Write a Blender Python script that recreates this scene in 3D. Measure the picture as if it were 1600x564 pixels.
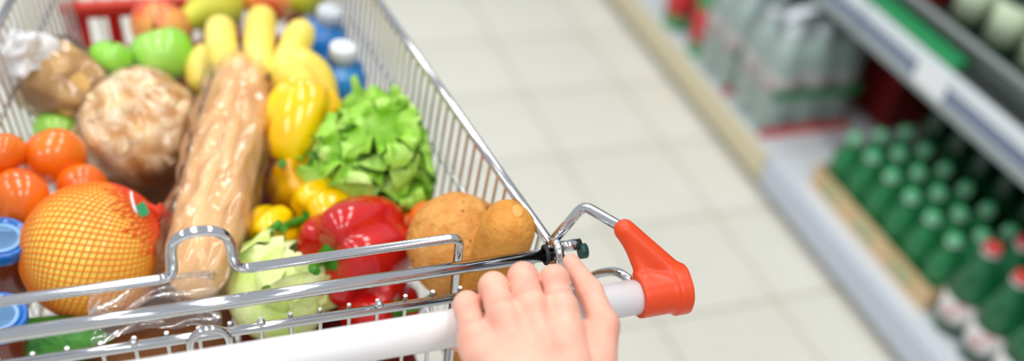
import bpy, math, random
import numpy as np
from mathutils import Vector, Matrix, Quaternion, noise as mnoise

SC = bpy.context.scene
COL = SC.collection
for o in list(bpy.data.objects):
    bpy.data.objects.remove(o)

# ------------------------------------------------------------------ camera
FPX = 1511.0
CX, CY = 800.0, 282.0
CAMZ = 1.55
def _ray(px, py):
    return np.array([px - CX, -(py - CY), -FPX])
_F = _ray(150, -1000); _F /= np.linalg.norm(_F)          # vanishing point along the aisle
_R = _ray(5420, -280); _R -= _F * (_R @ _F); _R /= np.linalg.norm(_R)
_U = np.cross(_R, _F)
CM = np.array([_R, _F, _U])                              # world = CM @ camera vector
CAM = np.array([0, 0, CAMZ])
cam_data = bpy.data.cameras.new('camera')
cam = bpy.data.objects.new('camera', cam_data); COL.objects.link(cam)
mw = Matrix.Identity(4)
for i in range(3):
    for j in range(3): mw[i][j] = CM[i][j]
mw[2][3] = CAMZ
cam.matrix_world = mw
cam_data.sensor_fit = 'HORIZONTAL'; cam_data.sensor_width = 36
cam_data.lens = FPX / 1600 * 36
cam_data.clip_start = 0.02
cam_data.dof.use_dof = True
cam_data.dof.focus_distance = 0.795
cam_data.dof.aperture_fstop = 1.65
SC.camera = cam

# ------------------------------------------------------------------ world, lamps, exposure
wd = bpy.data.worlds.new('store_light'); SC.world = wd; wd.use_nodes = True
wd.node_tree.nodes['Background'].inputs[0].default_value = (0.93, 0.96, 1.0, 1)
wd.node_tree.nodes['Background'].inputs[1].default_value = 0.56
def ceiling_light(x, y, sx, sy, power):
    l = bpy.data.lights.new('ceiling_light', 'AREA'); l.shape = 'RECTANGLE'
    l.size = sx; l.size_y = sy; l.energy = power; l.color = (1.0, 0.98, 0.95)
    o = bpy.data.objects.new('ceiling_light', l); COL.objects.link(o); o.location = (x, y, 3.3)
for lx in (-1.9, -0.35, 1.0):
    for ly in (-1.2, 1.0, 3.2):
        ceiling_light(lx, ly, 0.30, 1.5, 17)
vs = SC.view_settings
vs.view_transform = 'Standard'; vs.look = 'None'; vs.exposure = 0.0; vs.gamma = 1.0
vs.use_curve_mapping = False

# ------------------------------------------------------------------ pixel helpers
def P(px, py, z):
    w = CM @ _ray(px, py); return Vector(CAM + w * ((z - CAMZ) / w[2]))
def PY(px, py, y):
    w = CM @ _ray(px, py); return Vector(CAM + w * (y / w[1]))
def mpp(p):                                              # metres per pixel at a point
    v = CM.T @ (np.array(p) - CAM); return -v[2] / FPX

# ------------------------------------------------------------------ materials
MATS = {}
def srgb(r, g, b):
    f = lambda c: (c / 255 / 12.92) if c / 255 <= 0.04045 else ((c / 255 + 0.055) / 1.055) ** 2.4
    return (f(r), f(g), f(b), 1)
def mat(name, base, rough=0.5, metal=0.0, c2=None, nscale=20, lo=0.4, hi=0.6, detail=4,
        bump=None, sss=0.0, coat=0.0, spec=0.5, trans=0.0, c3=None):
    m = bpy.data.materials.new(name); m.use_nodes = True
    nt = m.node_tree; b = nt.nodes['Principled BSDF']
    b.inputs['Base Color'].default_value = base
    b.inputs['Roughness'].default_value = rough
    b.inputs['Metallic'].default_value = metal
    b.inputs['Specular IOR Level'].default_value = spec
    if coat: b.inputs['Coat Weight'].default_value = coat; b.inputs['Coat Roughness'].default_value = 0.08
    if sss:
        b.inputs['Subsurface Weight'].default_value = sss
        b.inputs['Subsurface Radius'].default_value = (1.0, 0.45, 0.25)
        b.inputs['Subsurface Scale'].default_value = 0.008
    tc = nt.nodes.new('ShaderNodeTexCoord')
    if c2 is not None:
        n = nt.nodes.new('ShaderNodeTexNoise'); n.inputs['Scale'].default_value = nscale; n.inputs['Detail'].default_value = detail
        r = nt.nodes.new('ShaderNodeValToRGB')
        r.color_ramp.elements[0].position = lo; r.color_ramp.elements[1].position = hi
        r.color_ramp.elements[0].color = base; r.color_ramp.elements[1].color = c2
        if c3 is not None:
            e = r.color_ramp.elements.new(min(0.99, hi + (hi - lo))); e.color = c3
        nt.links.new(tc.outputs['Object'], n.inputs['Vector'])
        nt.links.new(n.outputs['Fac'], r.inputs['Fac']); nt.links.new(r.outputs['Color'], b.inputs['Base Color'])
    if bump:
        n2 = nt.nodes.new('ShaderNodeTexNoise'); n2.inputs['Scale'].default_value = bump[0]; n2.inputs['Detail'].default_value = 5
        bp = nt.nodes.new('ShaderNodeBump'); bp.inputs['Strength'].default_value = bump[1]; bp.inputs['Distance'].default_value = 0.004
        nt.links.new(tc.outputs['Object'], n2.inputs['Vector'])
        nt.links.new(n2.outputs['Fac'], bp.inputs['Height']); nt.links.new(bp.outputs['Normal'], b.inputs['Normal'])
    MATS[name] = m
    return m
def film(name, tint, gloss=0.25, haze=0.05, hazecol=(1, 1, 1, 1), rough=0.08, bump=None):
    """thin clear plastic: lets light through with a tint, reflects by Fresnel, slightly milky"""
    m = bpy.data.materials.new(name); m.use_nodes = True
    nt = m.node_tree; nt.nodes.clear(); N = nt.nodes.new; L = nt.links.new
    out = N('ShaderNodeOutputMaterial'); tr = N('ShaderNodeBsdfTransparent'); tr.inputs[0].default_value = tint
    df = N('ShaderNodeBsdfDiffuse'); df.inputs[0].default_value = hazecol
    gl = N('ShaderNodeBsdfGlossy'); gl.inputs['Roughness'].default_value = rough; gl.inputs[0].default_value = (1, 1, 1, 1)
    m1 = N('ShaderNodeMixShader'); m1.inputs[0].default_value = haze
    L(tr.outputs[0], m1.inputs[1]); L(df.outputs[0], m1.inputs[2])
    fr = N('ShaderNodeFresnel'); fr.inputs[0].default_value = 1.5
    mul = N('ShaderNodeMath'); mul.operation = 'MULTIPLY'; mul.inputs[1].default_value = gloss / 0.1; mul.use_clamp = True
    L(fr.outputs[0], mul.inputs[0])
    m2 = N('ShaderNodeMixShader'); L(mul.outputs[0], m2.inputs[0]); L(m1.outputs[0], m2.inputs[1]); L(gl.outputs[0], m2.inputs[2])
    if bump:
        tc = N('ShaderNodeTexCoord'); n = N('ShaderNodeTexNoise'); n.inputs['Scale'].default_value = bump[0]; n.inputs['Detail'].default_value = 3
        bp = N('ShaderNodeBump'); bp.inputs['Strength'].default_value = bump[1]; bp.inputs['Distance'].default_value = 0.01
        L(tc.outputs['Object'], n.inputs['Vector']); L(n.outputs['Fac'], bp.inputs['Height'])
        L(bp.outputs[0], gl.inputs['Normal']); L(bp.outputs[0], fr.inputs['Normal'])
    L(m2.outputs[0], out.inputs[0])
    MATS[name] = m
    return m

mat('tile', srgb(225, 224, 214), 0.35, c2=srgb(219, 218, 206), nscale=3)
mat('grout', srgb(192, 190, 176), 0.9)
mat('chrome', (0.66, 0.68, 0.72, 1), 0.10, 1.0)
mat('wire', (0.66, 0.67, 0.68, 1), 0.28, 1.0)
mat('white_plastic', srgb(240, 241, 243), 0.28)
mat('red_cap', srgb(226, 70, 20), 0.34, sss=0.05)
mat('rubber', srgb(30, 32, 34), 0.6)
mat('teal_plug', srgb(25, 70, 65), 0.4)
mat('skin', srgb(238, 186, 164), 0.45, c2=srgb(230, 164, 144), nscale=45, lo=0.35, hi=0.7, bump=(420, 0.12), sss=0.12, spec=0.35)
mat('tomato', srgb(246, 132, 26), 0.16, c2=srgb(236, 92, 14), nscale=18, lo=0.35, hi=0.7, coat=0.4)
mat('grapefruit', srgb(255, 226, 96), 0.3, c2=srgb(252, 178, 60), nscale=12, lo=0.45, hi=0.8, bump=(260, 0.3), coat=0.3)
mat('net_orange', srgb(242, 128, 30), 0.4)
mat('net_red', srgb(226, 62, 20), 0.4)
mat('tag_green', srgb(30, 150, 90), 0.4)
mat('tag_white', srgb(240, 240, 240), 0.4)
mat('red_pepper', srgb(205, 22, 18), 0.14, c2=srgb(184, 12, 14), nscale=14, coat=0.5)
mat('yellow_pepper', srgb(253, 214, 0), 0.15, c2=srgb(248, 190, 0), nscale=12, coat=0.5)
mat('ochre_pepper', srgb(244, 186, 10), 0.2, c2=srgb(226, 150, 8), nscale=12, coat=0.4)
mat('stem', srgb(70, 150, 30), 0.45, c2=srgb(40, 110, 24), nscale=60)
mat('banana', srgb(248, 230, 122), 0.4, c2=srgb(246, 218, 84), nscale=14)
mat('banana_tip', srgb(120, 95, 40), 0.7)
mat('green_apple', srgb(136, 208, 56), 0.22, c2=srgb(166, 222, 96), nscale=14, coat=0.3)
mat('red_apple', srgb(226, 70, 34), 0.25, c2=srgb(250, 176, 90), nscale=16, lo=0.42, hi=0.62, coat=0.3)
mat('pear', srgb(222, 216, 70), 0.35, c2=srgb(196, 196, 50), nscale=18)
mat('dark_stem', srgb(90, 70, 40), 0.7)
mat('lettuce', srgb(150, 208, 60), 0.38, c2=srgb(208, 236, 140), nscale=22, lo=0.4, hi=0.68, bump=(140, 0.35))
mat('lettuce_deep', srgb(112, 184, 30), 0.4, c2=srgb(166, 214, 76), nscale=22, lo=0.4, hi=0.68, bump=(140, 0.35))
mat('napa', srgb(226, 236, 168), 0.4, c2=srgb(196, 222, 112), nscale=26, lo=0.42, hi=0.62, bump=(120, 0.4))
mat('napa_rib', srgb(240, 243, 214), 0.4)
mat('baguette', srgb(246, 204, 146), 0.6, c2=srgb(236, 182, 116), nscale=22, lo=0.35, hi=0.7, bump=(90, 0.3))
mat('brown_loaf', srgb(226, 184, 112), 0.65, c2=srgb(204, 158, 86), nscale=20, bump=(70, 0.4))
mat('nut_loaf', srgb(228, 170, 96), 0.7, c2=srgb(250, 220, 172), nscale=34, lo=0.38, hi=0.55, c3=srgb(250, 240, 226), bump=(60, 0.9))
mat('nut', srgb(248, 228, 190), 0.6, c2=srgb(232, 184, 122), nscale=60)
mat('seed_roll', srgb(226, 166, 92), 0.7, c2=srgb(206, 134, 62), nscale=60, lo=0.35, hi=0.68, bump=(160, 0.9), spec=0.2)
mat('crust', srgb(220, 156, 74), 0.6, c2=srgb(202, 132, 52), nscale=50, lo=0.35, hi=0.7, bump=(160, 0.6), spec=0.2)
mat('crust_scar', srgb(224, 164, 84), 0.6)
mat('seed', srgb(120, 70, 30), 0.6)
mat('cucumber', srgb(38, 120, 30), 0.3, c2=srgb(90, 165, 60), nscale=26, lo=0.45, hi=0.7, bump=(150, 0.5))
mat('carrot', srgb(244, 128, 30), 0.4, c2=srgb(232, 104, 18), nscale=40)
mat('lid_blue', srgb(30, 110, 200), 0.2, coat=0.5)
mat('lid_pale', srgb(130, 180, 230), 0.2, coat=0.4)
mat('sauce', srgb(120, 40, 22), 0.25, coat=0.5)
mat('red_plastic', srgb(196, 14, 14), 0.4)
mat('red_rim', srgb(216, 62, 44), 0.35)
mat('cap_white', srgb(226, 232, 240), 0.35)
mat('blue_liquid', srgb(24, 118, 200), 0.2, c2=srgb(60, 150, 225), nscale=12, coat=0.4)
mat('carton', srgb(150, 98, 60), 0.8, c2=srgb(132, 82, 48), nscale=30)
mat('carton_red', srgb(120, 18, 16), 0.6)
mat('shelf_beige', srgb(212, 202, 170), 0.45)
mat('shelf_steel', srgb(196, 204, 218), 0.35, metal=0.25)
mat('shelf_white', srgb(214, 220, 226), 0.4)
mat('shelf_dark', srgb(46, 50, 48), 0.7)
mat('kick_shade', srgb(84, 78, 58), 0.7)  # dark tone paints in the floor shadow under the shelf front
mat('rail_white', srgb(214, 222, 228), 0.3)
mat('rail_grey', srgb(150, 160, 162), 0.4)
mat('rail_slot', srgb(104, 118, 146), 0.3)
mat('price_paper', srgb(232, 236, 240), 0.5)
mat('promo_green', srgb(30, 150, 88), 0.4)
mat('tray_card', srgb(214, 186, 144), 0.75, c2=srgb(204, 174, 130), nscale=12)
mat('tray_print', srgb(150, 178, 140), 0.75)
mat('cap_green', srgb(110, 205, 150), 0.4)
mat('cap_red', srgb(214, 70, 66), 0.4)
mat('cap_orange', srgb(206, 130, 70), 0.4)
mat('neck_white', srgb(205, 214, 216), 0.4)
mat('label_red', srgb(206, 40, 44), 0.4)
mat('label_cream', srgb(206, 222, 190), 0.5)
mat('label_pink', srgb(226, 130, 110), 0.5)
mat('label_white', srgb(226, 226, 226), 0.5, c2=srgb(206, 150, 150), nscale=22, lo=0.55, hi=0.62)
mat('label_green', srgb(26, 130, 76), 0.5)
mat('pack_red', srgb(214, 74, 74), 0.45)
mat('bottle_green_solid', srgb(36, 150, 84), 0.15, coat=0.5)
mat('bottle_dark', srgb(12, 60, 34), 0.12, coat=0.5)
mat('caster', srgb(70, 72, 76), 0.5)
film('bag_film', (0.995, 0.992, 0.99, 1), 0.10, 0.03, rough=0.09)
film('bag_film_loose', (0.99, 0.99, 0.985, 1), 0.06, 0.07, rough=0.14)
film('bag_knot', (0.95, 0.95, 0.95, 1), 0.15, 0.75, (0.95, 0.96, 0.97, 1), bump=(40, 0.6))
film('pet_green', (0.22, 0.72, 0.44, 1), 0.10, 0.34, srgb(52, 176, 104))
film('pet_green_dark', (0.16, 0.56, 0.34, 1), 0.12, 0.22, srgb(40, 140, 88))
film('pet_teal', (0.84, 0.95, 0.93, 1), 0.12, 0.62, srgb(206, 236, 230))
film('pack_film', (0.98, 0.985, 0.985, 1), 0.08, 0.12, bump=(20, 0.5))
film('acrylic', (0.85, 0.92, 0.90, 1), 0.10, 0.12, srgb(150, 170, 165))
film('pet_blue', (0.35, 0.62, 0.92, 1), 0.10, 0.55, srgb(24, 112, 196))

# ------------------------------------------------------------------ mesh helpers
class MB:
    def __init__(s): s.v = []; s.f = []
    def add(s, vf):
        n = len(s.v); s.v += [tuple(p) for p in vf[0]]; s.f += [tuple(i + n for i in q) for q in vf[1]]; return s
def link(name, vf, m, parent=None, smooth=True):
    me = bpy.data.meshes.new(name)
    v, f = (vf.v, vf.f) if isinstance(vf, MB) else vf
    me.from_pydata([tuple(p) for p in v], [], [tuple(int(i) for i in q) for q in f]); me.update()
    if smooth: me.polygons.foreach_set('use_smooth', [len(p.vertices) <= 4 for p in me.polygons])
    me.materials.append(MATS[m])
    o = bpy.data.objects.new(name, me); COL.objects.link(o)
    if parent: o.parent = parent
    return o
def tag(o, label=None, cat=None, group=None, kind=None):
    if label: o['label'] = label
    if cat: o['category'] = cat
    if group: o['group'] = group
    if kind: o['kind'] = kind
    return o
def thing(name, label, cat, loc=(0, 0, 0), rot=None, group=None):
    o = bpy.data.objects.new(name, None); COL.objects.link(o)
    o.empty_display_size = 0.02
    o.location = loc
    if rot is not None:
        o.rotation_mode = 'QUATERNION'; o.rotation_quaternion = rot
    return tag(o, label, cat, group)
def dup(root, loc=None, label=None, rot=None):
    r = root.copy(); COL.objects.link(r)
    if loc is not None: r.location = loc
    if rot is not None: r.rotation_mode = 'QUATERNION'; r.rotation_quaternion = rot
    if label: r['label'] = label
    for ch in list(root.children):
        c = ch.copy(); COL.objects.link(c); c.parent = r
        for g in list(ch.children):
            d = g.copy(); COL.objects.link(d); d.parent = c
    return r
def off(vf, d):                                          # world coordinates -> local to a parent at d
    v, f = (vf.v, vf.f) if isinstance(vf, MB) else vf
    return [(p[0] - d[0], p[1] - d[1], p[2] - d[2]) for p in v], f
def aim(d, roll=0.0):                                    # rotation that turns +Z to d
    q = Vector(d).to_track_quat('Z', 'Y')
    return q @ Quaternion((0, 0, 1), roll)
def box(x0, x1, y0, y1, z0, z1):
    v = [(x, y, z) for z in (z0, z1) for y in (y0, y1) for x in (x0, x1)]
    return v, [(0, 2, 3, 1), (4, 5, 7, 6), (0, 1, 5, 4), (2, 6, 7, 3), (0, 4, 6, 2), (1, 3, 7, 5)]
def bevbox(x0, x1, y0, y1, z0, z1, b):
    import bmesh
    bm = bmesh.new(); v, f = box(x0, x1, y0, y1, z0, z1)
    vs_ = [bm.verts.new(p) for p in v]
    for q in f: bm.faces.new([vs_[i] for i in q])
    bmesh.ops.bevel(bm, geom=bm.edges[:] + bm.verts[:], offset=b, segments=2, profile=0.5, affect='EDGES')
    bm.verts.index_update()
    r = [tuple(p.co) for p in bm.verts], [tuple(p.index for p in q.verts) for q in bm.faces]
    bm.free(); return r
def tube(path, r, n=10, closed=False, caps=True):
    p = [Vector(q) for q in path]; m = len(p)
    rad = r if isinstance(r, (list, tuple)) else [r] * m
    V, F = [], []; up = None
    for i in range(m):
        if closed: t = (p[(i + 1) % m] - p[i - 1]).normalized()
        else: t = (p[min(i + 1, m - 1)] - p[max(i - 1, 0)]).normalized()
        if up is None:
            up = Vector((0, 0, 1)) if abs(t.z) < 0.9 else Vector((1, 0, 0))
        up = (up - t * up.dot(t)).normalized(); s = t.cross(up)
        for k in range(n):
            a = 2 * math.pi * k / n
            V.append(p[i] + (up * math.cos(a) + s * math.sin(a)) * rad[i])
    for i in range(m if closed else m - 1):
        for k in range(n):
            a, b = i * n + k, i * n + (k + 1) % n
            j = ((i + 1) % m) * n
            F.append((a, b, j + (k + 1) % n, j + k))
    if caps and not closed:
        F.append(tuple(range(n - 1, -1, -1))); F.append(tuple((m - 1) * n + k for k in range(n)))
    return V, F
def fillet(pts, r, n=6):                                 # round the corners of a polyline
    pts = [Vector(p) for p in pts]; out = [pts[0]]
    for i in range(1, len(pts) - 1):
        a, b, c = pts[i - 1], pts[i], pts[i + 1]
        d1 = (a - b); d2 = (c - b); rr = min(r, d1.length * 0.48, d2.length * 0.48)
        s, e = b + d1.normalized() * rr, b + d2.normalized() * rr
        for k in range(n + 1):
            t = k / n; out.append(s.lerp(b, t).lerp(b.lerp(e, t), t))
    out.append(pts[-1]); return out
def bez(a, b, c, n=16):
    a, b, c = Vector(a), Vector(b), Vector(c)
    return [a.lerp(b, i / n).lerp(b.lerp(c, i / n), i / n) for i in range(n + 1)]
def lathe(prof, n=24):
    V, F = [], []
    for r, z in prof:
        for k in range(n):
            a = 2 * math.pi * k / n; V.append((r * math.cos(a), r * math.sin(a), z))
    for i in range(len(prof) - 1):
        for k in range(n):
            F.append((i * n + k, i * n + (k + 1) % n, (i + 1) * n + (k + 1) % n, (i + 1) * n + k))
    if prof[0][0] > 1e-5: F.append(tuple(range(n - 1, -1, -1)))
    if prof[-1][0] > 1e-5: F.append(tuple((len(prof) - 1) * n + k for k in range(n)))
    return V, F
def sph(fn, nu=28, nv=36):                               # fn(u in 0..pi, v in 0..2pi) -> point
    V = [fn(0.0, 0.0)]; F = []
    for i in range(1, nu):
        for k in range(nv): V.append(fn(math.pi * i / nu, 2 * math.pi * k / nv))
    V.append(fn(math.pi, 0.0)); L = len(V) - 1
    for k in range(nv):
        F.append((0, 1 + k, 1 + (k + 1) % nv)); F.append((L, 1 + (nu - 2) * nv + (k + 1) % nv, 1 + (nu - 2) * nv + k))
    for i in range(nu - 2):
        for k in range(nv):
            a = 1 + i * nv; b = a + nv
            F.append((a + k, b + k, b + (k + 1) % nv, a + (k + 1) % nv))
    return V, F
def nz(p, s, seed=0.0):
    return mnoise.noise(Vector((p[0] * s + seed, p[1] * s + seed * 1.7, p[2] * s - seed)))
def blob(rx, ry, rz, amp=0.0, sc=30, seed=0, e=1.0, nu=28, nv=36):
    def fn(u, v):
        su, cu, sv, cv = math.sin(u), math.cos(u), math.sin(v), math.cos(v)
        pw = lambda c: math.copysign(abs(c) ** e, c)
        p = Vector((rx * pw(su) * pw(cv), ry * pw(su) * pw(sv), rz * pw(cu)))
        return p * (1 + amp * nz(p, sc, seed))
    return sph(fn, nu, nv)
# unit rod shared by all straight wires
def _rod_mesh(m):
    v, f = lathe([(1, 0), (1, 1)], 8)
    me = bpy.data.meshes.new('wire'); me.from_pydata(v, [], f); me.update()
    me.polygons.foreach_set('use_smooth', [len(p.vertices) == 4 for p in me.polygons])
    me.materials.append(MATS[m]); return me
ROD = _rod_mesh('wire')
def rod(name, a, b, r, parent, d=(0, 0, 0)):
    a, b, d = Vector(a), Vector(b), Vector(d)
    o = bpy.data.objects.new(name, ROD); COL.objects.link(o); o.parent = parent
    o.location = a - d; o.rotation_mode = 'QUATERNION'
    o.rotation_quaternion = (b - a).to_track_quat('Z', 'Y'); o.scale = (r, r, (b - a).length)
    return o
# signed-distance shapes, turned into one continuous surface
def s_min(a, b, k):
    h = np.clip(0.5 + 0.5 * (b - a) / k, 0, 1); return b * (1 - h) + a * h - k * h * (1 - h)
def s_caps(X, a, b, ra, rb):
    a = np.array(a); b = np.array(b); ab = b - a
    t = np.clip(((X - a) @ ab) / (ab @ ab), 0, 1)
    return np.linalg.norm(X - a - t[..., None] * ab, axis=-1) - (ra + (rb - ra) * t)
def s_tri(X, a, b, c, th):
    a, b, c = map(np.array, (a, b, c)); n = np.cross(b - a, c - a); n = n / np.linalg.norm(n)
    def edge(p, q):
        e = q - p; t = np.clip(((X - p) @ e) / (e @ e), 0, 1); return np.linalg.norm(X - p - t[..., None] * e, axis=-1)
    d = np.minimum(np.minimum(edge(a, b), edge(b, c)), edge(c, a))
    ins = np.ones(X.shape[:-1], bool)
    for p, q in ((a, b), (b, c), (c, a)): ins &= ((X - p) @ np.cross(n, q - p)) >= 0
    return np.where(ins, np.abs((X - a) @ n), d) - th
def surface_nets(fn, lo, hi, h):
    lo = np.array(lo, float); hi = np.array(hi, float)
    n = np.ceil((hi - lo) / h).astype(int) + 1
    G = np.stack(np.meshgrid(*[lo[i] + h * np.arange(n[i]) for i in range(3)], indexing='ij'), -1)
    kc = 5                                               # evaluate finely only near the surface
    lo_f = lambda a: a[::kc, ::kc, ::kc]
    fc = fn(lo_f(G)); near = np.abs(fc) < h * kc * 2.0
    up = lambda a: np.repeat(np.repeat(np.repeat(a, kc, 0), kc, 1), kc, 2)[:n[0], :n[1], :n[2]]
    near = up(near); f = up(fc).astype(float)
    f[near] = fn(G[near]); S = f < 0
    c = n - 1
    acc = np.zeros((c[0], c[1], c[2], 3)); cnt = np.zeros(tuple(c))
    sl = lambda o, ax: slice(o, o + c[ax])
    for ax in range(3):
        for o1 in (0, 1):
            for o2 in (0, 1):
                o = [0, 0, 0]; others = [i for i in range(3) if i != ax]; o[others[0]] = o1; o[others[1]] = o2
                o_ = o[:]; o_[ax] = 1
                A = f[sl(o[0], 0), sl(o[1], 1), sl(o[2], 2)]; B = f[sl(o_[0], 0), sl(o_[1], 1), sl(o_[2], 2)]
                cr = (A < 0) != (B < 0)
                t = np.where(cr, A / np.where(cr, A - B, 1), 0)
                pos = np.zeros(acc.shape); pos[..., 0] = o[0]; pos[..., 1] = o[1]; pos[..., 2] = o[2]; pos[..., ax] = t
                acc += pos * cr[..., None]; cnt += cr
    act = cnt > 0
    idx = -np.ones(tuple(c), int); idx[act] = np.arange(act.sum())
    I = np.argwhere(act)
    V = lo + h * (I + acc[act] / cnt[act][:, None])
    F = []
    for ax in range(3):
        a1, a2 = (ax + 1) % 3, (ax + 2) % 3
        s0 = [slice(1, c[i]) for i in range(3)]; s0[ax] = slice(0, c[ax])
        s1 = s0[:]; s1[ax] = slice(1, c[ax] + 1)
        A = S[tuple(s0)]; B = S[tuple(s1)]
        for flip, mask in ((False, A & ~B), (True, ~A & B)):
            K = np.argwhere(mask)
            if not len(K): continue
            base = K.copy(); base[:, a1] += 1; base[:, a2] += 1
            d1 = np.zeros(3, int); d1[a1] = 1; d2 = np.zeros(3, int); d2[a2] = 1
            q = [idx[tuple((base - d1 - d2).T)], idx[tuple((base - d2).T)], idx[tuple(base.T)], idx[tuple((base - d1).T)]]
            q = np.stack(q, 1)
            F.append(q[:, ::-1] if flip else q)
    return V, np.concatenate(F)

random.seed(7)
# ================================================================== SETTING: floor of tiles
floor = link('floor', box(-3.6, 2.6, -1.5, 5.5, -0.05, -0.004), 'grout', smooth=False)
tag(floor, 'pale cream tiled store floor', kind='structure')
TP = 0.31
tile_me = None
for i in range(-11, 5):
    for j in range(-2, 13):
        x0, y0 = 0.945 + TP * i, 1.28 + TP * (j - 3)
        if tile_me is None:
            t = link('tile', bevbox(0.004, TP - 0.004, 0.004, TP - 0.004, -0.012, 0.0, 0.0015), 'tile', floor, smooth=False); tile_me = t.data
        else:
            t = bpy.data.objects.new('tile', tile_me); COL.objects.link(t); t.parent = floor
        t.location = (x0, y0, random.uniform(-0.0006, 0))

# ================================================================== SHELVING on the right
SX, DZ = 1.41, 0.12
RX, RZ = 1.55, 0.55
def shelf_unit(y0, y1, label, front):
    d = Vector((SX, (y0 + y1) / 2, 0)); t = thing('store_shelf', label, 'shelf', d)
    pt = lambda n, vf, m: link(n, off(vf, d), m, t, smooth=False)
    pt('kick_plate', box(SX + 0.03, SX + 0.05, y0, y1, 0.0, 0.04), 'kick_shade')
    pt('base_front', bevbox(SX, SX + 0.022, y0, y1, 0.03, DZ - 0.004, 0.006), front)
    pt('base_deck', box(SX + 0.012, 2.08, y0, y1, DZ - 0.02, DZ), 'shelf_white')
    pt('back_panel', box(2.08, 2.11, y0, y1, 0.0, 1.7), 'shelf_dark')
    pt('upper_shelf', box(RX + 0.016, 2.08, y0, y1, RZ - 0.022, RZ), 'shelf_dark')
    for yy in (y0 + 0.02, y1 - 0.05):
        pt('upright', box(2.05, 2.08, yy, yy + 0.03, 0.0, 1.7), 'shelf_dark')
    for yy in (y0 + 0.005, y1 - 0.02):
        v = [(RX + 0.02, RZ - 0.022), (2.05, RZ - 0.022), (2.05, RZ - 0.16), (1.96, RZ - 0.16)]
        vv = [(a, yy, b) for a, b in v] + [(a, yy + 0.012, b) for a, b in v]
        pt('bracket', (vv, [(0, 1, 2, 3), (7, 6, 5, 4), (0, 4, 5, 1), (1, 5, 6, 2), (2, 6, 7, 3), (3, 7, 4, 0)]), 'shelf_dark')
    # price rail: white upper lip, slot with strip, grey lower lip
    r = pt('price_rail', bevbox(RX, RX + 0.018, y0, y1, RZ - 0.078, RZ + 0.002, 0.004), 'rail_white')
    link('price_strip', off(box(RX - 0.0015, RX + 0.002, y0, y1, RZ - 0.056, RZ - 0.026), d), 'rail_slot', r, smooth=False)
    link('rail_lip', off(bevbox(RX - 0.004, RX + 0.004, y0, y1, RZ - 0.082, RZ - 0.060, 0.003), d), 'rail_grey', r, smooth=False)
    pt('shelf_guard', box(RX + 0.05, RX + 0.054, y0, y1, RZ, RZ + 0.055), 'acrylic')
    pt('guard_rail', box(RX + 0.046, RX + 0.058, y0, y1, RZ + 0.055, RZ + 0.064), 'rail_grey')
    return t, pt
s1, pt1 = shelf_unit(-0.4, 1.655, 'near store shelf with blue-grey steel base front, holding the tray of small bottles', 'shelf_steel')
s2, pt2 = shelf_unit(1.66, 4.2, 'store shelf with beige base front, the far one holding the wrapped bottle packs', 'shelf_beige')
tg = link('price_tag', off(bevbox(RX - 0.005, RX - 0.002, 1.335, 1.435, RZ - 0.066, RZ - 0.004, 0.001), s1.location), 'price_paper', s1, smooth=False)
link('promo_strip', off(box(RX + 0.02, RX + 0.049, 1.36, 1.655, RZ, RZ + 0.022), s1.location), 'promo_green', s1, smooth=False)
link('promo_strip', off(box(RX + 0.02, RX + 0.049, 1.66, 2.6, RZ, RZ + 0.022), s2.location), 'promo_green', s2, smooth=False)

def bottle(name, label, cat, H, R, body_m, cap_m, lab_m=None, lab=(0.35, 0.6), group=None, neck=0.36, shoulder=0.72, collar=None):
    t = thing(name, label, cat, (0, 0, 0), group=group)
    prof = [(R * 0.80, 0), (R * 0.97, H * 0.025), (R, H * 0.06), (R, H * 0.30), (R * 0.955, H * 0.33), (R, H * 0.36),
            (R, H * (shoulder - 0.12)), (R * 0.93, H * shoulder), (R * 0.72, H * (shoulder + 0.08)),
            (R * (neck + 0.08), H * 0.88), (R * neck, H * 0.91), (R * neck, H * 0.945)]
    link('body', lathe(prof, 20), body_m, t)
    rc = R * neck * 1.12
    link('cap', lathe([(rc, H * 0.94), (rc, H * 0.99), (rc * 0.9, H)], 14), cap_m, t)
    if collar: link('collar', lathe([(rc * 1.15, H * 0.915), (rc * 1.15, H * 0.937)], 14), collar, t)
    if lab_m:
        link('bottle_label', lathe([(R * 1.012, H * lab[0]), (R * 1.012, H * lab[1])], 20), lab_m, t)
    return t
# tray of small green bottles
TX0, TX1, TY0, TY1 = 1.462, 1.70, 1.075, 1.53
d = Vector((TX0, TY0, DZ)); tray = thing('cardboard_tray', 'tan cardboard tray holding small green bottles on the bottom shelf', 'tray', d)
for a in ((TX0, TX0 + .004, TY0, TY1), (TX1 - .004, TX1, TY0, TY1), (TX0 + .004, TX1 - .004, TY0, TY0 + .004), (TX0 + .004, TX1 - .004, TY1 - .004, TY1)):
    link('side_panel', off(box(*a, DZ, DZ + 0.062), d), 'tray_card', tray, smooth=False)
link('bottom_panel', off(box(TX0 + .004, TX1 - .004, TY0 + .004, TY1 - .004, DZ, DZ + 0.003), d), 'tray_card', tray, smooth=False)
for k in range(3):
    yy = TY0 + 0.06 + 0.14 * k
    link('printed_mark', off(box(TX0 - 0.0006, TX0, yy, yy + 0.07, DZ + 0.02, DZ + 0.042), d), 'tray_print', tray, smooth=False)
b0 = None; used = {}
ORD = ['first', 'second', 'third', 'fourth', 'fifth', 'sixth', 'seventh', 'eighth', 'ninth']
def place_bottles(kind, maker, spots, lab=None):
    """spots: (location, row, place in row); lab: label with the two ordinals"""
    t = None
    for s in spots:
        loc, rc = (s, None) if len(s) == 3 and not isinstance(s[0], tuple) else (s[0], s[1:])
        if t is None: t = maker(); t.location = loc; o = t
        else: o = dup(t, loc)
        if lab: o['label'] = lab % (ORD[rc[1]], ORD[rc[0]])
    return t
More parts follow.
